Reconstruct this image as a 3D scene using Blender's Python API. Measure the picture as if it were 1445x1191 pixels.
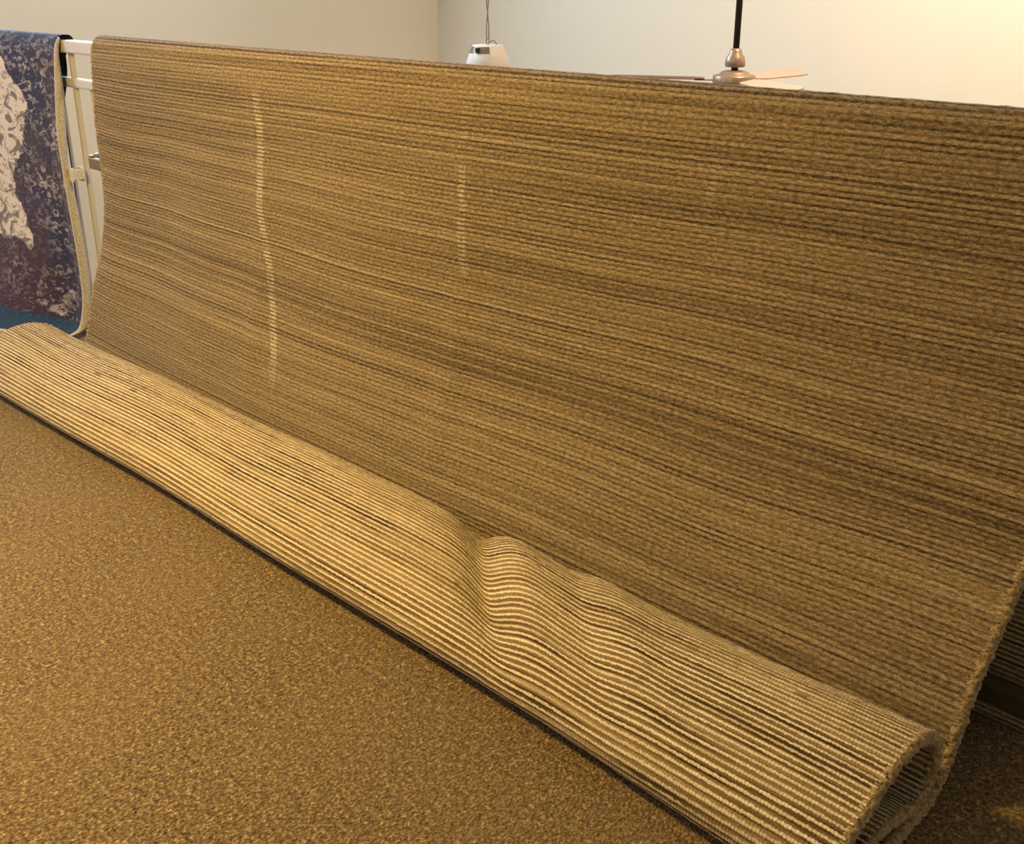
import bpy, bmesh, math, random
import numpy as np
from mathutils import Vector, Matrix, noise

for o in list(bpy.data.objects):
    bpy.data.objects.remove(o)
random.seed(7)
rng = np.random.default_rng(7)
scene = bpy.context.scene
C = scene.collection

# ------------------------------------------------------------------ camera
CAM_D, CAM_H = 1.743, 1.254          # distance from railing plane, height above loft floor
F_PX, PITCH, YAW = 1550.0, math.atan(632 / 1550.0), math.radians(45.0)
cam_d = bpy.data.cameras.new('camera')
cam_d.sensor_fit = 'HORIZONTAL'
cam_d.sensor_width = 36.0
cam_d.lens = 36.0 * F_PX / 1445.0
cam_d.clip_start = 0.02
cam = bpy.data.objects.new('camera', cam_d)
C.objects.link(cam)
cam.location = (0, -CAM_D, CAM_H)
cam.rotation_euler = (math.pi / 2 - PITCH, 0, YAW)
scene.camera = cam

# ------------------------------------------------------------------ world, lights, exposure
world = bpy.data.worlds.new('world')
scene.world = world
world.use_nodes = True
wbg = world.node_tree.nodes['Background']
wbg.inputs['Color'].default_value = (0.62, 0.76, 1.0, 1)
wbg.inputs['Strength'].default_value = 1.0

vs = scene.view_settings
vs.view_transform = 'Standard'
vs.look = 'None'
vs.gamma = 1.0
vs.use_curve_mapping = False
vs.exposure = 0.0


def area(name, loc, target, size, size_y, power, col):
    l = bpy.data.lights.new(name, 'AREA')
    l.shape = 'RECTANGLE'
    l.size, l.size_y = size, size_y
    l.energy, l.color = power, col
    o = bpy.data.objects.new(name, l)
    C.objects.link(o)
    o.location = loc
    d = Vector(target) - Vector(loc)
    o.rotation_euler = d.to_track_quat('-Z', 'Y').to_euler()
    return o


WALL_X, WALL_Y = -7.2, 4.6            # left wall, far wall of the open hall
LOFT_X = -5.55                        # unseen loft side wall, added close so its window cools the left end
CEIL_Z, LOW_Z = 3.3, -2.8
COOL = (0.66, 0.81, 1.0)
WARM = (1.0, 0.65, 0.165)
# daylight in the windows of the hall and of the loft
area('daylight_hall', (WALL_X + 0.10, 1.50, 2.58), (-3.0, 0.8, 1.0), 1.70, 0.68, 210, COOL)
area('daylight_loft', (LOFT_X + 0.10, -1.75, 1.50), (0, -1.2, 0.9), 1.4, 1.1, 58, (0.80, 0.82, 1.0))

# ------------------------------------------------------------------ helpers


def tag(o, label=None, cat=None, group=None, kind=None):
    if label: o['label'] = label
    if cat: o['category'] = cat
    if group: o['group'] = group
    if kind: o['kind'] = kind
    return o


def link(name, me, mat, parent=None):
    o = bpy.data.objects.new(name, me)
    C.objects.link(o)
    if mat is not None:
        for m in (mat if isinstance(mat, (list, tuple)) else [mat]):
            me.materials.append(m)
    if parent is not None:
        o.parent = parent
    return o


def empty(name, loc=(0, 0, 0)):
    o = bpy.data.objects.new(name, None)
    o.empty_display_size = 0.05
    C.objects.link(o)
    o.location = loc
    return o


def bm_obj(name, bm, mat, parent=None, smooth=False):
    me = bpy.data.meshes.new(name)
    bmesh.ops.recalc_face_normals(bm, faces=bm.faces)
    bm.to_mesh(me)
    bm.free()
    if smooth:
        for p in me.polygons: p.use_smooth = True
    return link(name, me, mat, parent)


def bx(bm, x0, x1, y0, y1, z0, z1, bev=0.0, seg=2):
    r = bmesh.ops.create_cube(bm, size=1.0)
    vs_ = r['verts']
    for v in vs_:
        v.co = Vector(((x0 + x1) / 2 + v.co.x * (x1 - x0), (y0 + y1) / 2 + v.co.y * (y1 - y0), (z0 + z1) / 2 + v.co.z * (z1 - z0)))
    if bev > 0:
        es = list({e for v in vs_ for e in v.link_edges})
        bmesh.ops.bevel(bm, geom=es, offset=bev, segments=seg, affect='EDGES', profile=0.5)
    return bm


def box(name, x0, x1, y0, y1, z0, z1, mat, parent=None, bev=0.0):
    bm = bmesh.new()
    bx(bm, x0, x1, y0, y1, z0, z1, bev)
    return bm_obj(name, bm, mat, parent)


def lathe(name, prof, mat, parent=None, n=40, loc=(0, 0, 0), smooth=True):
    bm = bmesh.new()
    rings = []
    for r, z in prof:
        rings.append([bm.verts.new((r * math.cos(2 * math.pi * k / n), r * math.sin(2 * math.pi * k / n), z)) for k in range(n)] if r > 1e-6 else [bm.verts.new((0, 0, z))])
    for a, b in zip(rings, rings[1:]):
        for k in range(n):
            k2 = (k + 1) % n
            if len(a) == 1 and len(b) == 1: continue
            if len(a) == 1: bm.faces.new((a[0], b[k], b[k2]))
            elif len(b) == 1: bm.faces.new((a[k], a[k2], b[0]))
            else: bm.faces.new((a[k], a[k2], b[k2], b[k]))
    o = bm_obj(name, bm, mat, parent, smooth)
    o.location = loc
    return o


def tube_mesh(name, pts, rad, mat, parent=None, n=8, closed=False):
    pts = [Vector(p) for p in pts]
    bm = bmesh.new()
    rings = []
    nrm = None
    for i, p in enumerate(pts):
        if closed:
            t = (pts[(i + 1) % len(pts)] - pts[i - 1]).normalized()
        else:
            t = (pts[min(i + 1, len(pts) - 1)] - pts[max(i - 1, 0)]).normalized()
        if nrm is None:
            nrm = t.orthogonal().normalized()
        nrm = (nrm - t * nrm.dot(t)).normalized()
        b = t.cross(nrm)
        r = rad[i] if isinstance(rad, (list, tuple)) else rad
        rings.append([bm.verts.new(p + (nrm * math.cos(2 * math.pi * k / n) + b * math.sin(2 * math.pi * k / n)) * r) for k in range(n)])
    m = len(rings)
    for i in range(m if closed else m - 1):
        a, b_ = rings[i], rings[(i + 1) % m]
        for k in range(n):
            bm.faces.new((a[k], a[(k + 1) % n], b_[(k + 1) % n], b_[k]))
    if not closed:
        bm.faces.new(rings[0][::-1])
        bm.faces.new(rings[-1])
    return bm_obj(name, bm, mat, parent, True)


# ------------------------------------------------------------------ materials
class NT:
    """tiny node-graph helper"""
    def __init__(self, name):
        self.m = bpy.data.materials.new(name)
        self.m.use_nodes = True
        self.t = self.m.node_tree
        self.b = self.t.nodes['Principled BSDF']
        self.b.inputs['Roughness'].default_value = 0.9
        self.b.inputs['Specular IOR Level'].default_value = 0.15

    def n(self, typ, **kw):
        nd = self.t.nodes.new(typ)
        for k, v in kw.items(): setattr(nd, k, v)
        return nd

    def set(self, sock, v):
        if isinstance(v, bpy.types.NodeSocket): self.t.links.new(v, sock)
        else: sock.default_value = v

    def math(self, op, a, b=0.0, c=None, clamp=False):
        nd = self.n('ShaderNodeMath', operation=op, use_clamp=clamp)
        self.set(nd.inputs[0], a)
        self.set(nd.inputs[1], b)
        if c is not None: self.set(nd.inputs[2], c)
        return nd.outputs[0]

    def mix(self, f, a, b, blend='MIX'):
        nd = self.n('ShaderNodeMix', data_type='RGBA', blend_type=blend)
        self.set(nd.inputs[0], f)
        self.set(nd.inputs[6], a if isinstance(a, bpy.types.NodeSocket) else (*a, 1))
        self.set(nd.inputs[7], b if isinstance(b, bpy.types.NodeSocket) else (*b, 1))
        return nd.outputs[2]

    def noise(self, vec, scale, detail=2.0, rough=0.5, dist=0.0):
        nd = self.n('ShaderNodeTexNoise')
        self.set(nd.inputs['Vector'], vec)
        nd.inputs['Scale'].default_value = scale
        nd.inputs['Detail'].default_value = detail
        nd.inputs['Roughness'].default_value = rough
        nd.inputs['Distortion'].default_value = dist
        return nd.outputs[0]

    def voronoi(self, vec, scale, feature='F1', rand=1.0):
        nd = self.n('ShaderNodeTexVoronoi', feature=feature)
        self.set(nd.inputs['Vector'], vec)
        nd.inputs['Scale'].default_value = scale
        nd.inputs['Randomness'].default_value = rand
        return nd

    def ramp(self, f, stops):
        nd = self.n('ShaderNodeValToRGB')
        e = nd.color_ramp.elements
        while len(e) < len(stops): e.new(0.5)
        for el, (p, c) in zip(e, stops):
            el.position = p
            el.color = (*c, 1) if len(c) == 3 else c
        self.set(nd.inputs[0], f)
        return nd.outputs[0]

    def smooth(self, f, lo, hi):
        nd = self.n('ShaderNodeMapRange', interpolation_type='SMOOTHSTEP')
        self.set(nd.inputs[0], f)
        nd.inputs[1].default_value, nd.inputs[2].default_value = lo, hi
        return nd.outputs[0]

    def comb(self, x=0.0, y=0.0, z=0.0):
        nd = self.n('ShaderNodeCombineXYZ')
        for s, v in zip(nd.inputs, (x, y, z)): self.set(s, v)
        return nd.outputs[0]

    def uv(self):
        s = self.n('ShaderNodeSeparateXYZ')
        self.set(s.inputs[0], self.n('ShaderNodeUVMap', uv_map='UVMap').outputs[0])
        return s.outputs[0], s.outputs[1]

    def obj(self):
        return self.n('ShaderNodeTexCoord').outputs['Object']

    def bump(self, h, strength=0.5, dist=0.002):
        nd = self.n('ShaderNodeBump')
        nd.inputs['Strength'].default_value = strength
        nd.inputs['Distance'].default_value = dist
        self.set(nd.inputs['Height'], h)
        self.set(self.b.inputs['Normal'], nd.outputs[0])

    def out(self, col, rough=None, metal=None, sheen=None):
        self.set(self.b.inputs['Base Color'], col if isinstance(col, bpy.types.NodeSocket) else (*col, 1))
        if rough is not None: self.b.inputs['Roughness'].default_value = rough
        if metal is not None: self.b.inputs['Metallic'].default_value = metal
        if sheen is not None: self.b.inputs['Sheen Weight'].default_value = sheen
        return self.m


def plain(name, col, rough=0.6, metal=0.0, var=0.12, scale=30, bump=0.0):
    g = NT(name)
    v = g.noise(g.obj(), scale, 3)
    c = g.mix(v, [x * (1 - var) for x in col], [min(1, x * (1 + var)) for x in col])
    if bump: g.bump(g.noise(g.obj(), scale * 6, 2), 0.3, bump)
    return g.out(c, rough, metal)


PITCH_RIB = 0.0102


def rug_face_pile():
    """soft wool side: tan and brown rows, colour drifting along each row"""
    g = NT('wool_rows_soft')
    u, v = g.uv()
    row = g.math('DIVIDE', v, PITCH_RIB)
    rid = g.math('FLOOR', row)
    fr = g.math('FRACT', g.math('ADD', row, g.math('MULTIPLY', g.math('SUBTRACT', g.noise(g.comb(g.math('MULTIPLY', u, 110.0), g.math('MULTIPLY', v, 110.0)), 1.0, 2), 0.5), 0.5)))
    wn = g.n('ShaderNodeTexWhiteNoise', noise_dimensions='1D')
    g.set(wn.inputs['W'], rid)
    rnd = wn.outputs[0]
    drift = g.noise(g.comb(g.math('MULTIPLY', u, 1.3), g.math('MULTIPLY', rid, 7.31)), 1.0, 3, 0.6)
    band = g.noise(g.comb(g.math('MULTIPLY', u, 0.20), g.math('MULTIPLY', v, 13.0)), 1.0, 3, 0.55)
    t = g.math('ADD', g.math('MULTIPLY', rnd, 0.34), g.math('ADD', g.math('MULTIPLY', drift, 0.45), g.math('MULTIPLY', band, 0.72)))
    base = g.ramp(g.math('MULTIPLY', t, 0.8), [(0.30, (0.105, 0.066, 0.027)), (0.44, (0.245, 0.172, 0.080)), (0.62, (0.340, 0.248, 0.122)), (0.82, (0.480, 0.372, 0.212))])
    # dark weft line between the rows
    edge = g.math('ABSOLUTE', g.math('SUBTRACT', fr, 0.5))
    gap = g.smooth(edge, 0.20, 0.40)
    gid = g.math('FLOOR', g.math('ADD', row, 0.5))
    gstr = g.math('MULTIPLY', gap, g.math('ADD', 0.22, g.math('MULTIPLY', 0.78, g.smooth(g.noise(g.comb(g.math('MULTIPLY', u, 1.6), g.math('MULTIPLY', gid, 3.7)), 1.0, 4, 0.65), 0.36, 0.64))))
    wn2 = g.n('ShaderNodeTexWhiteNoise', noise_dimensions='1D')
    g.set(wn2.inputs['W'], g.math('ADD', gid, 0.37))
    longl = g.math('MULTIPLY', g.math('GREATER_THAN', wn2.outputs[0], 0.86), g.smooth(g.noise(g.comb(g.math('MULTIPLY', u, 0.8), g.math('MULTIPLY', gid, 2.9)), 1.0, 2), 0.34, 0.5))
    gstr = g.math('MAXIMUM', gstr, g.math('MULTIPLY', g.smooth(edge, 0.12, 0.34), longl))
    col = g.mix(g.math('MULTIPLY', gstr, 0.97), base, (0.042, 0.023, 0.008))
    # pale upright streaks mixed into the row colour, broken along their length
    fib = g.noise(g.comb(g.math('MULTIPLY', u, 330.0), g.math('MULTIPLY', v, 330.0)), 1.0, 2, 0.6)
    for x0, wd, s0, s1, amt in PALE_STREAKS:
        wob = g.math('MULTIPLY', g.math('SUBTRACT', g.noise(g.comb(0.0, g.math('MULTIPLY', v, 6.0), x0), 1.0, 2), 0.5), 0.06)
        wob = g.math('ADD', wob, g.math('MULTIPLY', g.smooth(v, 0.35, 1.0), 0.15))
        dx = g.math('ABSOLUTE', g.math('SUBTRACT', g.math('SUBTRACT', u, x0), wob))
        m = g.math('SUBTRACT', 1.0, g.smooth(dx, wd * 0.55, wd))
        m = g.math('MULTIPLY', m, g.math('MULTIPLY', g.smooth(v, s0, s0 + 0.05), g.math('SUBTRACT', 1.0, g.smooth(v, s1 - 0.08, s1))))
        brk = g.smooth(g.noise(g.comb(0.0, g.math('MULTIPLY', v, 9.0), x0 * 3), 1.0, 3), 0.36, 0.5)
        m = g.math('MULTIPLY', g.math('MULTIPLY', m, brk), g.math('MULTIPLY', g.math('SUBTRACT', 1.0, gap), amt))
        col = g.mix(m, col, (0.86, 0.76, 0.58))
    mot = g.noise(g.comb(g.math('MULTIPLY', u, 90.0), g.math('MULTIPLY', v, 210.0)), 1.0, 3, 0.65)
    col = g.mix(g.smooth(mot, 0.38, 0.62), g.mix(0.42, col, (0.035, 0.020, 0.008)), g.mix(0.16, col, (0.70, 0.56, 0.34)))
    col = g.mix(g.smooth(fib, 0.3, 0.75), g.mix(0.34, col, (0.03, 0.02, 0.01)), col)
    g.bump(fib, 0.7, 0.003)
    return g.out(col, 0.95, sheen=0.15)


def rug_face_rib():
    """crisp ribbed side: ivory cords over brown weft"""
    g = NT('wool_ribs_crisp')
    u, v = g.uv()
    row = g.math('DIVIDE', v, PITCH_RIB)
    rid = g.math('FLOOR', row)
    fr = g.math('FRACT', g.math('ADD', row, g.math('MULTIPLY', g.math('SUBTRACT', g.noise(g.comb(g.math('MULTIPLY', u, 140.0), g.math('MULTIPLY', v, 140.0)), 1.0, 2), 0.5), 0.40)))
    drift = g.noise(g.comb(g.math('MULTIPLY', u, 1.6), g.math('MULTIPLY', rid, 5.17)), 1.0, 3, 0.6)
    edge = g.math('ABSOLUTE', g.math('SUBTRACT', fr, 0.5))
    gap = g.smooth(edge, 0.10, 0.27)
    cord = g.ramp(drift, [(0.28, (0.46, 0.37, 0.22)), (0.45, (0.74, 0.64, 0.44)), (0.7, (0.88, 0.80, 0.60))])
    dk = g.noise(g.comb(g.math('MULTIPLY', u, 2.2), g.math('MULTIPLY', rid, 9.9)), 1.0, 3, 0.6)
    weft = g.ramp(dk, [(0.36, (0.060, 0.034, 0.012)), (0.46, (0.21, 0.140, 0.058)), (0.62, (0.37, 0.275, 0.140))])
    col = g.mix(gap, cord, weft)
    fl = g.noise(g.comb(g.math('MULTIPLY', u, 9.0), g.math('MULTIPLY', rid, 4.3)), 1.0, 4, 0.7)
    col = g.mix(g.math('MULTIPLY', g.smooth(fl, 0.60, 0.74), 0.7), col, (0.10, 0.06, 0.03))
    bead = g.math('ABSOLUTE', g.math('SINE', g.math('ADD', g.math('MULTIPLY', u, 520.0), g.math('MULTIPLY', rid, 1.7))))
    fib = g.noise(g.comb(g.math('MULTIPLY', u, 300.0), g.math('MULTIPLY', v, 300.0)), 1.0, 2)
    col = g.mix(g.smooth(fib, 0.3, 0.8), g.mix(0.38, col, (0.06, 0.036, 0.012)), col)
    g.bump(g.math('ADD', g.math('MULTIPLY', bead, 0.5), fib), 0.6, 0.002)
    return g.out(col, 0.95, sheen=0.1)


# pale streaks: x, half width, from, to (metres down from the rail crest), strength
PALE_STREAKS = [(-2.68, 0.019, 0.10, 0.92, 0.62), (-1.86, 0.014, 0.06, 0.50, 0.40), (-1.20, 0.012, 0.10, 0.26, 0.25)]

M = {}
M['pile'] = rug_face_pile()
M['rib'] = rug_face_rib()


def binding_mat(name, c1, c2):
    g = NT(name)
    f = g.noise(g.obj(), 160, 3, 0.6)
    g.bump(f, 0.8, 0.004)
    return g.out(g.mix(g.smooth(f, 0.3, 0.7), c1, c2), 0.95, sheen=0.2)


M['binding'] = binding_mat('wool_overcast_edge', (0.20, 0.135, 0.060), (0.46, 0.35, 0.19))
M['backing'] = binding_mat('navy_brown_backing', (0.015, 0.020, 0.040), (0.045, 0.045, 0.060))
M['binding_pale'] = binding_mat('cotton_backing_pale', (0.36, 0.34, 0.31), (0.55, 0.52, 0.48))


def carpet_mat():
    g = NT('tan_speckled_carpet')
    o = g.obj()
    f1 = g.noise(o, 150, 3, 0.65)
    f2 = g.noise(o, 70, 2, 0.5)
    f3 = g.noise(o, 3.0, 3, 0.5)
    vo = g.voronoi(o, 175)
    c = g.ramp(g.math('ADD', g.math('MULTIPLY', f1, 0.7), g.math('MULTIPLY', f2, 0.3)), [(0.38, (0.040, 0.023, 0.006)), (0.46, (0.140, 0.092, 0.034)), (0.54, (0.225, 0.155, 0.063)), (0.64, (0.480, 0.360, 0.185))])
    c = g.mix(g.math('MULTIPLY', g.smooth(f3, 0.35, 0.65), 0.22), c, (0.25, 0.175, 0.080))
    c = g.mix(g.math('MULTIPLY', g.smooth(vo.outputs['Distance'], 0.35, 0.75), 0.45), c, (0.10, 0.062, 0.03))
    g.bump(g.math('SUBTRACT', f1, vo.outputs['Distance']), 0.8, 0.005)
    return g.out(c, 0.97, sheen=0.1)


M['carpet'] = carpet_mat()


def wall_mat(name, col):
    g = NT(name)
    o = g.obj()
    c = g.mix(g.noise(o, 1.2, 3), [x * 0.97 for x in col], col)
    g.bump(g.noise(o, 90, 3), 0.15, 0.003)
    return g.out(c, 0.85)


M['wall'] = wall_mat('cream_wall_paint', (0.74, 0.68, 0.56))
M['ceil'] = wall_mat('white_ceiling_paint', (0.82, 0.80, 0.76))
M['lowfloor'] = plain('beige_lower_floor', (0.55, 0.48, 0.38), 0.8)
M['rail'] = plain('off_white_painted_metal', (0.50, 0.48, 0.45), 0.45, 0.0, 0.06, 40)
M['dark_rail'] = plain('dark_bronze_rail', (0.095, 0.075, 0.040), 0.35, 0.2, 0.1)
M['bronze'] = plain('aged_bronze', (0.30, 0.22, 0.15), 0.38, 0.55, 0.25, 25)
M['bronze_dark'] = plain('dark_bronze', (0.035, 0.028, 0.022), 0.4, 0.5, 0.2)
M['blade'] = plain('pale_wood_blade', (0.44, 0.31, 0.24), 0.55, 0.0, 0.12, 18)
M['shade'] = plain('white_enamel_shade', (0.62, 0.56, 0.49), 0.35, 0.0, 0.04)
M['black'] = plain('black_plastic', (0.02, 0.018, 0.016), 0.5)
M['cord'] = plain('brown_cord', (0.22, 0.17, 0.12), 0.7)
M['clip'] = plain('brown_clamp_metal', (0.20, 0.15, 0.11), 0.35, 0.4)
M['clip_pale'] = plain('pale_plastic_clip', (0.52, 0.50, 0.46), 0.3)
M['chrome'] = plain('bright_steel', (0.75, 0.78, 0.80), 0.2, 0.9, 0.03)
M['frame'] = plain('white_window_frame', (0.80, 0.79, 0.76), 0.5)
M['glass'] = None


def glass_mat():
    m = bpy.data.materials.new('window_glass')
    m.use_nodes = True
    t = m.node_tree
    for nd in list(t.nodes):
        if nd.type == 'BSDF_PRINCIPLED': t.nodes.remove(nd)
    gl = t.nodes.new('ShaderNodeBsdfTransparent')
    gl.inputs[0].default_value = (0.93, 0.97, 1.0, 1)
    t.links.new(gl.outputs[0], t.nodes['Material Output'].inputs[0])
    return m


def emit_mat(name, col, s):
    g = NT(name)
    g.b.inputs['Emission Color'].default_value = (*col, 1)
    g.b.inputs['Emission Strength'].default_value = s
    return g.out((0.9, 0.88, 0.84), 0.4)


M['glass'] = glass_mat()
M['lamp_glass'] = emit_mat('warm_lit_glass', (1.0, 0.72, 0.42), 3.0)

# ------------------------------------------------------------------ room shell
LOFT_EDGE = 0.035                      # loft floor ends just behind the railing
RX, FY = 3.0, -4.2                     # right wall, wall behind the viewer


def structure(o):
    o['kind'] = 'structure'
    return o


structure(box('floor', WALL_X, RX, FY, LOFT_EDGE, -0.30, 0.0, M['carpet']))
structure(box('floor_lower', WALL_X, RX, LOFT_EDGE - 3.0, WALL_Y, LOW_Z - 0.1, LOW_Z, M['lowfloor']))
structure(box('ceiling', WALL_X - 0.15, RX + 0.15, FY - 0.15, WALL_Y + 0.15, CEIL_Z, CEIL_Z + 0.12, M['ceil']))
structure(box('wall_back', WALL_X - 0.15, RX + 0.15, WALL_Y, WALL_Y + 0.15, LOW_Z - 0.1, CEIL_Z, M['wall']))
structure(box('wall_right', RX, RX + 0.15, FY, WALL_Y, LOW_Z - 0.1, CEIL_Z, M['wall']))
structure(box('wall_front', WALL_X - 0.15, RX + 0.15, FY - 0.15, FY, LOW_Z - 0.1, CEIL_Z, M['wall']))


def wall_with_window(name, xw, ya, yb, za, zb, win):
    """wall facing +x at x = xw with one rectangular opening (y0, y1, z0, z1)"""
    ys, zs = [ya, win[0], win[1], yb], [za, win[2], win[3], zb]
    bm = bmesh.new()
    for i, (y0, y1) in enumerate(zip(ys, ys[1:])):
        for k, (z0, z1) in enumerate(zip(zs, zs[1:])):
            if i == 1 and k == 1: continue
            bx(bm, xw - 0.15, xw, y0, y1, z0, z1)
    bmesh.ops.remove_doubles(bm, verts=bm.verts, dist=1e-5)
    return structure(bm_obj(name, bm, M['wall']))


WINS = [(WALL_X, 0.60, 2.40, 2.20, 2.96), (LOFT_X, -2.50, -1.00, 0.90, 2.10)]
wall_with_window('wall_left', WALL_X, FY, WALL_Y, LOW_Z - 0.1, CEIL_Z, WINS[0][1:])
wall_with_window('wall_loft_added', LOFT_X, FY, LOFT_EDGE, 0.0, CEIL_Z, WINS[1][1:])
for i, (xw, y0, y1, z0, z1) in enumerate(WINS):
    w = structure(empty('window_%d' % (i + 1), (xw - 0.07, (y0 + y1) / 2, z0)))
    ly, lz = (y1 - y0), (z1 - z0)
    bm = bmesh.new()
    for a in ((-ly / 2, -ly / 2 + 0.05, 0, lz), (ly / 2 - 0.05, ly / 2, 0, lz), (-ly / 2, ly / 2, 0, 0.05), (-ly / 2, ly / 2, lz - 0.05, lz)):
        bx(bm, -0.03, 0.03, a[0], a[1], a[2], a[3])
    bm_obj('window_frame', bm, M['frame'], w)
    box('mullion', -0.02, 0.02, -0.02, 0.02, 0.05, lz - 0.05, M['frame'], w)
    for s in (-1, 1):
        a, b = sorted((s * 0.02, s * (ly / 2 - 0.05)))
        box('window_pane', -0.003, 0.003, a, b, 0.05, lz - 0.05, M['glass'], w)

# ------------------------------------------------------------------ railing
RAIL_X0, RAIL_X1 = -5.54, 2.99
rail = empty('railing', (0, 0, 0))
tag(rail, 'off-white metal balcony railing the rugs hang over', 'railing')
box('top_rail', RAIL_X0, RAIL_X1, -0.021, 0.021, 1.003, 1.045, M['rail'], rail, 0.006)
box('mid_rail', RAIL_X0, RAIL_X1, -0.014, 0.014, 0.888, 0.920, M['rail'], rail, 0.006)
box('bottom_rail', RAIL_X0, RAIL_X1, -0.020, 0.014, 0.066, 0.106, M['dark_rail'], rail, 0.006)
bmr = bmesh.new()
bx(bmr, -0.0065, 0.0065, -0.0065, 0.0065, 0.105, 0.892, 0.003)
bal_me = None
x = -3.775
xs = []
while x > RAIL_X0: x -= 0.118
x += 0.118
while x < RAIL_X1:
    xs.append(x)
    x += 0.118
for k, bxx in enumerate(xs):
    if bal_me is None:
        o = bm_obj('baluster', bmr, M['rail'], rail)
        bal_me = o.data
    else:
        o = link('baluster', bal_me, None, rail)
    o.location.x = bxx
for px in (-5.50, -3.893, -1.95, -0.20, 1.5):
    p = box('post', -0.009, 0.009, -0.009, 0.009, 0.0, 1.005, M['rail'], rail, 0.004)
    p.location.x = px
    f = box('post_foot', -0.035, 0.035, -0.030, 0.030, 0.0, 0.008, M['rail'], p, 0.002)

# ------------------------------------------------------------------ striped rug (draped over the rail, lower end rolled on the floor)


def catmull(P, n):
    """P (k,2) control points -> centripetal-ish smooth polyline sampled at parameter array n"""
    P = np.asarray(P, float)
    k = len(P)
    Pe = np.vstack([2 * P[0] - P[1], P, 2 * P[-1] - P[-2]])
    t = np.clip(n, 0, k - 1 - 1e-9)
    i = t.astype(int)
    f = (t - i)[:, None]
    p0, p1, p2, p3 = Pe[i], Pe[i + 1], Pe[i + 2], Pe[i + 3]
    return 0.5 * ((2 * p1) + (-p0 + p2) * f + (2 * p0 - 5 * p1 + 4 * p2 - p3) * f ** 2 + (-p0 + 3 * p1 - 3 * p2 + p3) * f ** 3)


# (distance in front of the rail, height); same control points down the cloth at three places along the rail
back = [(-.062, -.62), (-.062, -.30), (-.060, .05), (-.056, .40), (-.050, .75), (-.042, .97), (-.036, 1.027), (-.018, 1.054), (0.0, 1.058), (.018, 1.054), (.036, 1.027)]
HANG_R = [(.042, .97), (.046, .85), (.050, .70), (.057, .56), (.070, .45), (.093, .355), (.140, .265), (.180, .195), (.208, .125), (.232, .070), (.262, .030), (.315, .014)]
HANG_M = [(.042, .97), (.048, .85), (.056, .70), (.068, .56), (.085, .45), (.110, .345), (.142, .250), (.168, .175), (.190, .110), (.212, .062), (.245, .026), (.300, .014)]
HANG_L = [(.042, .97), (.044, .85), (.046, .70), (.050, .56), (.062, .45), (.088, .340), (.126, .240), (.155, .165), (.180, .105), (.206, .058), (.242, .026), (.300, .014)]
ROLL = [(.395, .014), (.480, .014), (.535, .026), (.560, .070), (.553, .116), (.520, .158), (.465, .196), (.410, .220), (.350, .226), (.300, .204), (.270, .165),
        (.267, .122), (.284, .086), (.325, .070), (.380, .083), (.430, .083), (.466, .064), (.474, .040)]


def roll(kz, dx):
    return [(a + dx * min(1, max(0, (.56 - a) / .3)), b if b < 0.03 else 0.014 + (b - 0.014) * kz) for a, b in ROLL]


P_R = back + HANG_R + roll(0.95, 0.0)
P_M = back + HANG_M + roll(0.66, -.015)
P_L = back + HANG_L + roll(0.64, -.015)
for P in (P_R, P_M, P_L): assert len(P) == len(P_R)
I_TOP = 8                                  # control point on the crest of the rail
X_L, X_MID, X_R = -3.637, -1.15, -0.515
THICK = 0.0075

K = len(P_R)
tt = np.linspace(0, K - 1, 6000)
pm = catmull(P_M, tt)
arc = np.concatenate([[0], np.cumsum(np.linalg.norm(np.diff(pm, axis=0), axis=1))])
s_top = np.interp(I_TOP, tt, arc)
s_lo, s_hi = -0.0 - s_top, arc[-1] - s_top
NS = 6                                     # samples per row
r0, r1 = math.ceil((s_lo) / PITCH_RIB), math.floor(s_hi / PITCH_RIB)
vrow = (np.arange((r1 - r0) * NS + 1) / NS + r0) * PITCH_RIB     # cloth coordinate v (0 on the crest)
trow = np.interp(vrow + s_top, arc, tt)
NX = 230
ucol = np.linspace(0, 1, NX)
V = len(vrow)


def gauss(x, m, s):
    return np.exp(-((x - m) / s) ** 2)


S_ROLL = np.interp(np.arange(K), tt, arc) - s_top                 # v at every control point
v_floor = S_ROLL[21]                                              # where the cloth turns under
v_front = S_ROLL[26]
v_top = S_ROLL[30]
v_back = S_ROLL[33]


def sstep(x, a, b):
    t = np.clip((x - a) / (b - a), 0, 1)
    return t * t * (3 - 2 * t)


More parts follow.
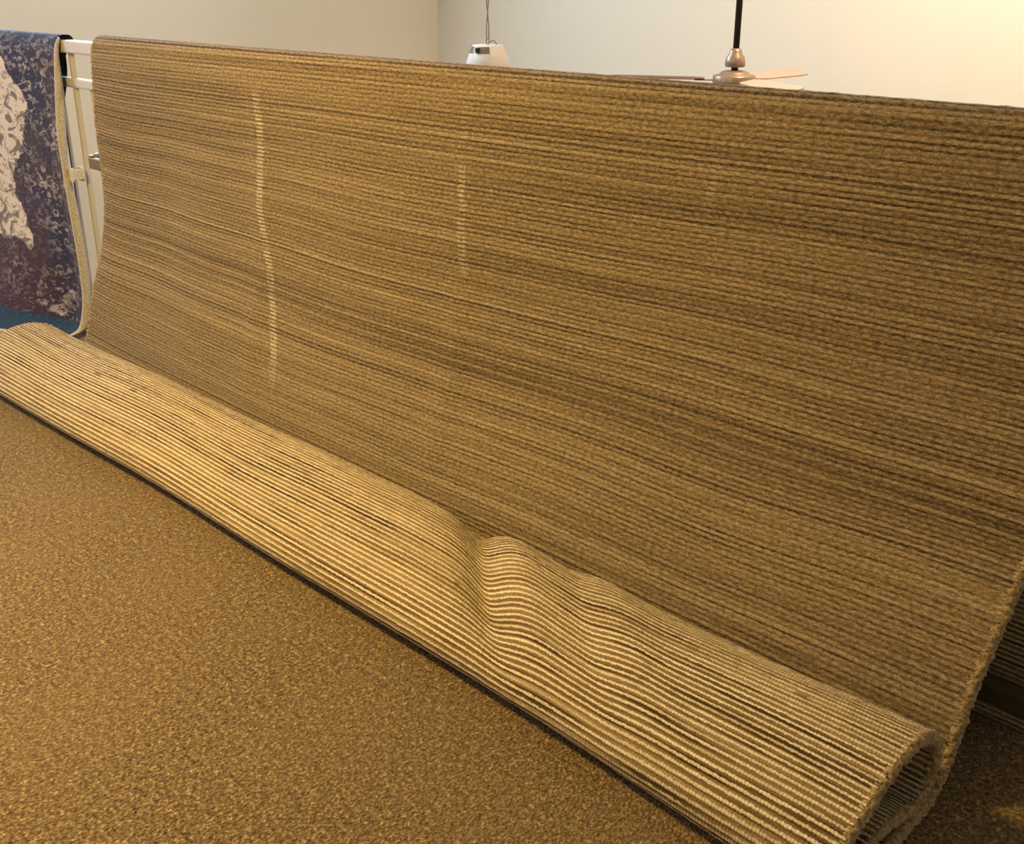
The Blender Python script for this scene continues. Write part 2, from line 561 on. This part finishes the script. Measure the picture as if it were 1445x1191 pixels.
centre = np.zeros((NX, V, 3))
for ci, uu in enumerate(ucol):
    xx = X_L + (X_R - X_L) * uu
    if xx < X_MID:
        w = (xx - X_L) / (X_MID - X_L); w = w * w * (3 - 2 * w)
        P = np.array(P_L) * (1 - w) + np.array(P_M) * w
    else:
        w = (xx - X_MID) / (X_R - X_MID); w = w * w * (3 - 2 * w)
        P = np.array(P_M) * (1 - w) + np.array(P_R) * w
    q = catmull(P, trow)
    off, z = q[:, 0], q[:, 1]
    # soft folds of the hanging part
    hang = sstep(vrow, 0.06, 0.35) * (1 - sstep(vrow, v_floor - 0.30, v_floor - 0.05))
    fold = 0.8 * (0.014 * gauss(xx, -3.60, 0.13) - 0.018 * gauss(xx, -3.28, 0.20) + 0.007 * gauss(xx, -2.68, 0.05)
            + 0.008 * math.sin(1.6 * xx + 0.8) + 0.003 * math.sin(5.1 * xx) + 0.005 * gauss(xx, -1.86, 0.05))
    off = off + hang * (fold + 0.006 * np.sin(3.0 * xx + 5.0 * vrow))
    # rows sag a little between the fixed places
    sag = sstep(vrow, 0.03, 0.4) * (1 - sstep(vrow, v_floor - 0.15, v_floor))
    z = z - sag * (0.012 * math.sin(1.2 * (xx + 3.7)) - 0.022 * gauss(xx, -3.72, 0.20) + 0.004 * np.sin(3.2 * xx + 3 * vrow) + 0.0015 * np.sin(9.0 * xx + 6 * vrow))
    # front of the roll wanders, and it buckles in one place
    rolled = sstep(vrow, v_floor, v_floor + 0.15)
    off = off + rolled * (0.022 + 0.022 * gauss(xx, -3.7, 0.7) + 0.006 * math.sin(2.2 * xx + 0.9) + 0.02 * sstep(np.array(xx), -1.2, -0.6) - 0.012 * gauss(xx, -2.45, 0.4))
    onroll = sstep(vrow, v_front - 0.03, v_top - 0.02) * (1 - sstep(vrow, v_back, v_back + 0.08))
    skew = xx - 0.09 + 1.15 * (vrow - v_top)
    dz = (-0.034 * gauss(skew, -1.49, 0.062) + 0.011 * gauss(skew, -1.37, 0.06) - 0.006 * gauss(skew, -1.225, 0.045) + 0.007 * gauss(skew, -1.12, 0.06)
          + 0.004 * gauss(skew, -1.72, 0.12) + 0.003 * np.sin(3.1 * skew))
    z = z + onroll * dz
    z = z + rolled * (0.004 * np.sin(7.0 * xx + 9 * vrow) * onroll)
    # ends are not cut quite square to the rail
    xe = xx + (uu) * (0.035 * (1 - sstep(vrow, 0.25, 0.9))) - (1 - uu) * 0.02 * rolled
    xe = xe + 0.006 * np.sin(6 * vrow + 4 * uu) * (gauss(uu, 0, .08) + gauss(uu, 1, .08))
    centre[ci, :, 0] = xe
    centre[ci, :, 1] = -off
    centre[ci, :, 2] = z

# normals of the mid surface: side +1 = the soft face (outwards on the hanging part)
dx_ = np.gradient(centre, axis=0)
dv_ = np.gradient(centre, axis=1)
nrm = np.cross(dv_, dx_)
nrm /= np.linalg.norm(nrm, axis=2, keepdims=True) + 1e-12
mid_i = np.argmin(np.abs(vrow - 0.5))
if nrm[NX // 2, mid_i, 1] > 0: nrm = -nrm

fr = np.abs(((vrow / PITCH_RIB) % 1.0) - 0.5) * 2                # 0 on the crest of a row, 1 in the groove
soft_h = 0.0030 * np.sqrt(np.clip(1 - fr ** 2, 0, 1))
crisp_h = 0.0034 * np.sqrt(np.clip(1 - (fr * 1.02) ** 2, 0, 1))
is_roll = vrow > S_ROLL[25]
rowid = np.floor(vrow / PITCH_RIB).astype(int) - r0
rowrnd = rng.random(r1 - r0 + 3)[rowid]
jit = rng.normal(0, 0.00035, (NX, V))

top_h = np.where(is_roll, crisp_h, soft_h * (0.6 + 0.8 * rowrnd))
front = centre + nrm * (THICK + top_h[None, :] + jit)[:, :, None]
rear = centre - nrm * (THICK + crisp_h[None, :] - jit)[:, :, None]


def grid_mesh(name, G, flip, uv_x, uv_v, mats, matidx=None):
    nx, nv = G.shape[:2]
    me = bpy.data.meshes.new(name)
    idx = np.arange(nx * nv).reshape(nx, nv)
    a, b, c, d = idx[:-1, :-1].ravel(), idx[1:, :-1].ravel(), idx[1:, 1:].ravel(), idx[:-1, 1:].ravel()
    faces = np.stack([a, d, c, b] if flip else [a, b, c, d], 1).astype(np.int32)
    me.vertices.add(nx * nv)
    me.vertices.foreach_set('co', G.reshape(-1, 3).astype(np.float32).ravel())
    nf = len(faces)
    me.loops.add(nf * 4)
    me.loops.foreach_set('vertex_index', faces.ravel())
    me.polygons.add(nf)
    me.polygons.foreach_set('loop_start', np.arange(0, nf * 4, 4, dtype=np.int32))
    me.polygons.foreach_set('loop_total', np.full(nf, 4, dtype=np.int32))
    if matidx is not None:
        me.polygons.foreach_set('material_index', np.broadcast_to(matidx[None, :-1], (nx - 1, nv - 1)).ravel().astype(np.int32))
    me.update(calc_edges=True)
    uvl = me.uv_layers.new(name='UVMap')
    UU = np.stack(np.broadcast_arrays(uv_x, uv_v), -1).reshape(-1, 2)
    uvl.data.foreach_set('uv', UU[faces.ravel()].astype(np.float32).ravel())
    me.polygons.foreach_set('use_smooth', np.ones(nf, dtype=bool))
    me.validate()
    for m in mats: me.materials.append(m)
    return me


rug = empty('striped_rug', (X_R, 0, 0))
tag(rug, 'tan and brown ribbed wool rug draped over the railing, lower end rolled on the carpet', 'rug')


def child(name, me, parent):
    o = bpy.data.objects.new(name, me)
    C.objects.link(o)
    o.parent = parent
    o.matrix_parent_inverse = Matrix.Translation(parent.location).inverted()
    return o


UX = np.broadcast_to((X_L + (X_R - X_L) * ucol)[:, None], (NX, V))
VV = np.broadcast_to(vrow[None, :], (NX, V))
o = child('soft_face', grid_mesh('soft_face', front, False, UX, VV, [M['pile'], M['rib']], is_roll.astype(int)), rug)
o['label'] = 'soft tan and brown rows of the hanging face'
o = child('ribbed_underside', grid_mesh('ribbed_underside', rear, True, UX, VV, [M['rib']]), rug)
o['label'] = 'crisp ivory ribs over brown weft, outside of the roll'


def edge_tube(name, pts, r, mat, parent, n=8, whip=0.0):
    pts = np.asarray(pts)
    m = len(pts)
    tan = np.gradient(pts, axis=0)
    tan /= np.linalg.norm(tan, axis=1, keepdims=True) + 1e-12
    ex = np.tile(np.array([1.0, 0, 0]), (m, 1))
    ex -= tan * np.sum(ex * tan, 1, keepdims=True)
    ex /= np.linalg.norm(ex, axis=1, keepdims=True)
    ey = np.cross(tan, ex)
    ang = np.linspace(0, 2 * np.pi, n + 1)
    d = np.concatenate([[0], np.cumsum(np.linalg.norm(np.diff(pts, axis=0), axis=1))])
    rr = r * (1 + whip * np.sin(d[:, None] * 700 + ang[None, :] * 1.0) + rng.normal(0, 0.17, (m, n + 1)))
    rr[:, -1] = rr[:, 0]
    G = pts[:, None, :] + rr[:, :, None] * (ex[:, None, :] * np.cos(ang)[None, :, None] + ey[:, None, :] * np.sin(ang)[None, :, None])
    me = grid_mesh(name, G, False, np.broadcast_to(d[:, None], (m, n + 1)), np.broadcast_to(ang[None, :] * r, (m, n + 1)), [mat])
    return child(name, me, parent)


step = 2
for ci, sx in ((0, -1), (NX - 1, 1)):
    pts = centre[ci, ::step].copy()
    pts[:, 0] -= sx * 0.002
    e = edge_tube('edge_binding', pts, 0.0104, M['binding'], rug, 12, 0.05)
    e['label'] = 'thick overcast wool edge of the striped rug'
for vi, nm in ((0, 'end_binding'), (V - 1, 'end_binding')):
    P = centre[:, vi]
    tube_mesh_pts = [tuple(p) for p in P[::3]] + [tuple(P[-1])]
    o = tube_mesh(nm, tube_mesh_pts, 0.0115, M['binding'], None, 8)
    o.parent = rug
    o.matrix_parent_inverse = Matrix.Translation(rug.location).inverted()

# ------------------------------------------------------------------ blue patterned rug
def persian_mat():
    g = NT('faded_oriental_pattern')
    u, v = g.uv()
    P = g.comb(g.math('MULTIPLY', u, 0.5), v)
    n1 = g.noise(P, 7.0, 3, 0.6)
    n2 = g.noise(P, 22.0, 3, 0.6, 0.6)
    n3 = g.noise(P, 90.0, 2, 0.6)
    # ground colours: navy field, plum patches, teal corner
    ground = g.mix(g.smooth(g.noise(P, 3.2, 2), 0.42, 0.6), (0.012, 0.016, 0.046), (0.028, 0.020, 0.034))
    # flowers: small pale rosettes with dark hearts, plus scrolls
    vo = g.voronoi(P, 24.0)
    d = vo.outputs['Distance']
    pet = g.math('ADD', d, g.math('MULTIPLY', g.math('SUBTRACT', g.noise(P, 45.0, 2, 0.6, 0.8), 0.5), 0.75))
    ring = g.math('MULTIPLY', g.math('MULTIPLY', g.smooth(pet, 0.08, 0.14), g.math('SUBTRACT', 1.0, g.smooth(pet, 0.26, 0.36))), g.smooth(g.noise(P, 60.0, 2, 0.6), 0.40, 0.55))
    ve = g.voronoi(P, 11.0, 'DISTANCE_TO_EDGE')
    scroll = g.math('SUBTRACT', 1.0, g.smooth(g.math('ADD', ve.outputs['Distance'], g.math('MULTIPLY', g.math('SUBTRACT', n2, 0.5), 0.22)), 0.02, 0.07))
    petals = g.smooth(g.noise(P, 34.0, 3, 0.6, 1.4), 0.55, 0.62)
    ring = g.math('MAXIMUM', ring, g.math('MULTIPLY', petals, 0.75))
    worn = g.smooth(n1, 0.36, 0.62)
    vo2 = g.voronoi(P, 34.0)
    pet2 = g.math('ADD', vo2.outputs['Distance'], g.math('MULTIPLY', g.math('SUBTRACT', n3, 0.5), 0.5))
    dots = g.math('MULTIPLY', g.math('SUBTRACT', 1.0, g.smooth(pet2, 0.20, 0.36)), g.smooth(n2, 0.44, 0.56))
    scroll = g.math('MULTIPLY', g.math('MAXIMUM', g.math('MULTIPLY', scroll, g.smooth(n2, 0.5, 0.6)), dots), 1.3)
    orn = g.math('MULTIPLY', g.math('MAXIMUM', ring, g.math('MULTIPLY', scroll, 0.6)), g.math('ADD', 0.18, g.math('MULTIPLY', worn, 0.66)))
    field = g.mix(orn, ground, (0.42, 0.36, 0.34))
    # cream medallion: ragged edge that steps in and out down the cloth
    edge = g.math('ADD', g.math('MULTIPLY', g.math('SINE', g.math('SUBTRACT', g.math('MULTIPLY', v, 12.08), 2.05)), 0.085), g.math('MULTIPLY', g.math('SUBTRACT', n1, 0.5), 0.16))
    edge = g.math('ADD', edge, g.math('MULTIPLY', g.math('SUBTRACT', n2, 0.5), 0.12))
    inside = g.math('SUBTRACT', 1.0, g.smooth(g.math('SUBTRACT', g.math('ADD', u, 4.325), edge), -0.008, 0.008))
    inside = g.math('MULTIPLY', inside, g.math('SUBTRACT', 1.0, g.smooth(g.math('ADD', v, edge), 0.86, 0.88)))
    deco = g.math('MAXIMUM', g.smooth(g.math('ADD', g.noise(P, 16.0, 3, 0.6, 1.2), 0.0), 0.52, 0.56), g.math('MULTIPLY', ring, 0.8))
    cream = g.mix(g.math('MULTIPLY', deco, 0.85), (0.56, 0.49, 0.37), (0.09, 0.065, 0.075))
    col = g.mix(inside, field, cream)
    # plum wash and the plain teal-navy border at the foot
    plum = g.math('MULTIPLY', g.smooth(v, 0.5, 0.75), g.math('SUBTRACT', 1.0, g.smooth(g.math('ADD', u, 4.2), -0.02, 0.12)))
    col = g.mix(g.math('MULTIPLY', plum, g.math('SUBTRACT', 0.55, g.math('MULTIPLY', inside, 0.5))), col, (0.060, 0.026, 0.040))
    foot = g.smooth(g.math('ADD', v, g.math('MULTIPLY', g.math('SUBTRACT', n2, 0.5), 0.05)), 1.035, 1.045)
    col = g.mix(foot, col, (0.010, 0.040, 0.085))
    top = g.math('SUBTRACT', 1.0, g.smooth(v, 0.02, 0.12))
    col = g.mix(g.math('MULTIPLY', top, 0.55), col, (0.02, 0.05, 0.12))
    col = g.mix(g.math('MULTIPLY', g.smooth(n3, 0.5, 0.75), 0.10), col, (0.4, 0.36, 0.34))
    g.bump(n3, 0.4, 0.002)
    return g.out(col, 0.9, sheen=0.1)


M['persian'] = persian_mat()
prug = empty('patterned_rug', (-4.6, 0, 0))
tag(prug, 'faded navy and cream oriental rug with floral pattern hanging over the railing', 'rug')
PB = [(-.056, .34), (-.055, .45), (-.052, .62), (-.044, .95), (-.038, 1.022), (-.018, 1.052), (0, 1.056), (.018, 1.052), (.037, 1.022),
      (.046, .95), (.048, .80), (.046, .62), (.046, .45), (.048, .30), (.056, .17), (.072, .085), (.100, .030), (.160, .012), (.220, .010)]
PF = PB[:9] + [(.048, .95), (.050, .80), (.056, .62), (.072, .45), (.104, .30), (.148, .17), (.186, .085), (.232, .030), (.300, .012), (.380, .010)]
kk = len(PB)
t2 = np.linspace(0, kk - 1, 260)
pb = catmull(PB, t2)
pf = catmull(PF, t2)
a2 = np.concatenate([[0], np.cumsum(np.linalg.norm(np.diff(pb, axis=0), axis=1))])
v2 = a2 - np.interp(6, t2, a2)
NX2 = 90
u2 = np.linspace(-5.42, -3.920, NX2)
cen2 = np.zeros((NX2, len(t2), 3))
for i, xx in enumerate(u2):
    hang = sstep(v2, 0.05, 0.4)
    w = 1 - sstep(np.array(xx), -4.45, -3.95)
    mixp = pb * (1 - w) + pf * w
    off = mixp[:, 0] + hang * (0.008 * math.sin(4.3 * xx) + 0.006 * np.sin(8 * xx + 4 * v2) + 0.020 * gauss(xx, -3.920, 0.05))
    shift = 0.035 * sstep(v2, 0.4, 1.0) + 0.012 * np.sin(5 * v2) * hang
    shift = np.where(v2 < 0, -0.125 * sstep(-v2, 0.02, 0.10) - 0.14 * sstep(-v2, 0.1, 0.4), shift)
    cen2[i, :, 0] = xx + shift * sstep(np.array(xx), -4.6, -3.920)
    cen2[i, :, 1] = -off
    cen2[i, :, 2] = mixp[:, 1]
n2_ = np.cross(np.gradient(cen2, axis=1), np.gradient(cen2, axis=0))
n2_ /= np.linalg.norm(n2_, axis=2, keepdims=True) + 1e-12
if n2_[NX2 // 2, 150, 1] > 0: n2_ = -n2_
UX2 = np.broadcast_to(u2[:, None], cen2.shape[:2])
VV2 = np.broadcast_to(v2[None, :], cen2.shape[:2])
child('patterned_face', grid_mesh('patterned_face', cen2 + n2_ * 0.005, False, UX2, VV2, [M['persian']]), prug)
child('backing', grid_mesh('backing', cen2 - n2_ * 0.005, True, UX2, VV2, [M['backing']]), prug)
# pale turned-back edge strip: a flat band from the edge of the pile back towards the rail
i_f = np.where(v2 > 0.01)[0]
e0 = cen2[-1, i_f] + n2_[-1, i_f] * 0.006
wd = 0.012 + 0.020 * sstep(v2[i_f], 0.03, 0.25) - 0.010 * gauss(v2[i_f], 0.47, 0.08)
strip = np.stack([e0, e0 + np.stack([np.full(len(i_f), 0.010), np.zeros(len(i_f)), np.zeros(len(i_f))], 1),
                  e0 + np.stack([np.full(len(i_f), 0.014), wd * 0.5, np.zeros(len(i_f))], 1),
                  e0 + np.stack([np.full(len(i_f), 0.008), wd, np.zeros(len(i_f))], 1),
                  e0 + np.stack([np.full(len(i_f), -0.004), wd, np.zeros(len(i_f))], 1)], 0)
strip[..., 1] = np.minimum(strip[..., 1], np.where(strip[..., 2] > 0.86, -0.025, -0.018))
o = child('edge_strip', grid_mesh('edge_strip', strip, False, np.zeros(strip.shape[:2]), np.zeros(strip.shape[:2]), [M['binding_pale']]), prug)
o['label'] = 'pale turned-back edge of the navy rug'
o = tube_mesh('end_binding', [tuple(p) for p in cen2[::3, -1]] + [tuple(cen2[-1, -1])], 0.008, M['binding_pale'], None, 8)
o.parent = prug
o.matrix_parent_inverse = Matrix.Translation(prug.location).inverted()

# ------------------------------------------------------------------ clamps that hold the rugs to the balusters
cl = empty('spring_clamp', (-3.755, -0.012, 0.648))
tag(cl, 'small brown clamp on the baluster at the edge of the striped rug', 'clamp')
box('jaw', -0.030, 0.055, -0.030, -0.012, -0.022, 0.018, M['clip'], cl, 0.004)
box('jaw', -0.030, 0.040, 0.022, 0.034, -0.022, 0.018, M['clip'], cl, 0.004)
box('hinge', -0.034, -0.022, -0.028, 0.034, -0.012, 0.022, M['chrome'], cl, 0.003)
tube_mesh('spring_pin', [(-0.016, -0.032, 0.024), (-0.016, 0.034, 0.024)], 0.006, M['chrome'], cl, 10)
cl = empty('plastic_clip', (-3.900, -0.055, 0.598))
tag(cl, 'small pale plastic clip on the edge of the navy rug', 'clip')
box('jaw', -0.018, 0.030, -0.014, -0.004, -0.028, 0.022, M['clip_pale'], cl, 0.003)
box('jaw', -0.006, 0.030, 0.022, 0.032, -0.028, 0.022, M['clip_pale'], cl, 0.003)
box('bridge', 0.028, 0.036, -0.012, 0.032, -0.020, 0.016, M['clip_pale'], cl, 0.002)

# ------------------------------------------------------------------ ceiling fan in the open hall
FX, FY_, FZ = -3.36, 3.23, 0.735
fan = empty('ceiling_fan', (FX, FY_, FZ))
tag(fan, 'bronze ceiling fan with pale wood blades on a long dark rod', 'ceiling fan')
tube_mesh('down_rod', [(0, 0, 0.17), (0, 0, CEIL_Z - FZ - 0.02)], 0.0165, M['bronze_dark'], fan, 16)
lathe('rod_cover', [(0, 0.172), (0.022, 0.170), (0.030, 0.158), (0.034, 0.142), (0.046, 0.128), (0.051, 0.105), (0.051, 0.084), (0.047, 0.080), (0, 0.080)], M['bronze'], fan)
lathe('neck', [(0.018, 0.085), (0.018, 0.052)], M['bronze_dark'], fan)
lathe('motor_housing', [(0, 0.062), (0.050, 0.062), (0.072, 0.054), (0.076, 0.046), (0.104, 0.040), (0.108, 0.034), (0.108, -0.020), (0.100, -0.030), (0.070, -0.036), (0, -0.036)], M['bronze'], fan, 48)
lathe('ceiling_cup', [(0, CEIL_Z - FZ), (0.07, CEIL_Z - FZ), (0.066, CEIL_Z - FZ - 0.04), (0.02, CEIL_Z - FZ - 0.07), (0, CEIL_Z - FZ - 0.07)], M['bronze'], fan)
for k, a in enumerate((210, 330, 90)):
    bm = bmesh.new()
    prof = [(0.15, 0.042), (0.22, 0.056), (0.40, 0.064), (0.56, 0.066), (0.62, 0.058), (0.645, 0.035)]
    up_, lo_ = [], []
    for r, w in prof:
        for s in (-1, 1):
            zt = s * w * math.tan(math.radians(9))
            up_.append(bm.verts.new((r, s * w, zt + 0.004)))
            lo_.append(bm.verts.new((r, s * w, zt - 0.004)))
    n = len(prof)
    for i in range(n - 1):
        bm.faces.new((up_[2 * i], up_[2 * i + 2], up_[2 * i + 3], up_[2 * i + 1]))
        bm.faces.new((lo_[2 * i], lo_[2 * i + 1], lo_[2 * i + 3], lo_[2 * i + 2]))
        for s in (0, 1):
            bm.faces.new((up_[2 * i + s], up_[2 * i + 2 + s], lo_[2 * i + 2 + s], lo_[2 * i + s]))
    bm.faces.new((up_[0], up_[1], lo_[1], lo_[0]))
    bm.faces.new((up_[-1], up_[-2], lo_[-2], lo_[-1]))
    b = bm_obj('blade', bm, M['blade'], fan)
    b.location = (0, 0, 0.020)
    b.rotation_euler = (0, 0, math.radians(a))
    bm = bmesh.new()
    bx(bm, 0.085, 0.20, -0.016, 0.016, -0.010, -0.004, 0.002)
    bm_obj('blade_bracket', bm, M['bronze'], b)

# ------------------------------------------------------------------ pendant lamp in the open hall
pend = empty('pendant_lamp', (-5.05, 3.10, 0.645))
tag(pend, 'white flared pendant lamp shade hanging on a twisted cord', 'pendant lamp')
lathe('shade', [(0, 0.215), (0.088, 0.215), (0.094, 0.210), (0.175, 0.0), (0.172, 0.0), (0.090, 0.206), (0, 0.206)], M['shade'], pend, 48)
bm = bmesh.new()
nseg = 14
rows = []
for i in range(nseg + 1):
    a = math.radians(222 + 100 * i / nseg)
    rr = [(0.0965, 0.207), (0.1115, 0.169)]
    rows.append([bm.verts.new((r * math.cos(a), r * math.sin(a), z)) for r, z in rr] + [bm.verts.new(((r - 0.006) * math.cos(a), (r - 0.006) * math.sin(a), z)) for r, z in rr[::-1]])
for a, b in zip(rows, rows[1:]):
    for k in range(4):
        bm.faces.new((a[k], a[(k + 1) % 4], b[(k + 1) % 4], b[k]))
bm.faces.new(rows[0]); bm.faces.new(rows[-1][::-1])
bm_obj('bracket_band', bm, M['clip'], pend)
a = math.radians(282)
kn = box('switch_knob', -0.010, 0.010, -0.012, 0.012, -0.014, 0.014, M['black'], pend, 0.003)
kn.location = (0.108 * math.cos(a), 0.108 * math.sin(a), 0.188)
kn.rotation_euler = (0, 0, a)
for s in (0, math.pi):
    pts = []
    for i in range(120):
        z = 0.245 + (CEIL_Z - 0.645 - 0.245) * i / 119
        pts.append((0.007 * math.cos(z * 14 + s), 0.007 * math.sin(z * 14 + s), z))
    tube_mesh('cord', pts, 0.0035, M['cord'], pend, 6)
tube_mesh('hook_ring', [(0.012 * math.cos(t), 0, 0.232 + 0.017 * math.sin(t)) for t in np.linspace(0, 2 * math.pi, 20, endpoint=False)], 0.003, M['cord'], pend, 6, True)
tube_mesh('feed_wire', [(0.004, 0.0, 0.225), (0.018, 0.018, 0.238), (0.030, 0.028, 0.236), (0.040, 0.036, 0.215)], 0.003, M['cord'], pend, 6)

# ------------------------------------------------------------------ ceiling lamps (above the frame)
def ceiling_lamp(x, y, z, power, col, label):
    t = empty('ceiling_light', (x, y, z))
    tag(t, label, 'ceiling light', 'bowl ceiling lights')
    if CEIL_Z - z > 0.02:
        tube_mesh('stem', [(0, 0, 0), (0, 0, CEIL_Z - z - 0.01)], 0.010, M['bronze'], t, 12)
        lathe('ceiling_cup', [(0, CEIL_Z - z), (0.06, CEIL_Z - z), (0.055, CEIL_Z - z - 0.03), (0, CEIL_Z - z - 0.04)], M['bronze'], t)
    lathe('rim', [(0.0, 0.0), (0.19, 0.0), (0.19, -0.035), (0.175, -0.04), (0.175, -0.01), (0, -0.01)], M['bronze'], t)
    lathe('glass_bowl', [(0.172, -0.035), (0.165, -0.065), (0.13, -0.095), (0.07, -0.112), (0, -0.118)], M['lamp_glass'], t)
    l = bpy.data.lights.new('ceiling_bulb', 'AREA')
    l.shape = 'DISK'
    l.size = 0.34
    l.energy, l.color = power, col
    lo = bpy.data.objects.new('ceiling_bulb', l)
    C.objects.link(lo)
    lo.location = (x, y, z - 0.125)


ceiling_lamp(-2.35, -1.65, 2.35, 98, WARM, 'warm bowl ceiling light on a stem above the loft carpet')
ceiling_lamp(-2.2, 3.3, CEIL_Z, 150, (1.0, 0.78, 0.54), 'warm bowl ceiling light over the open hall')
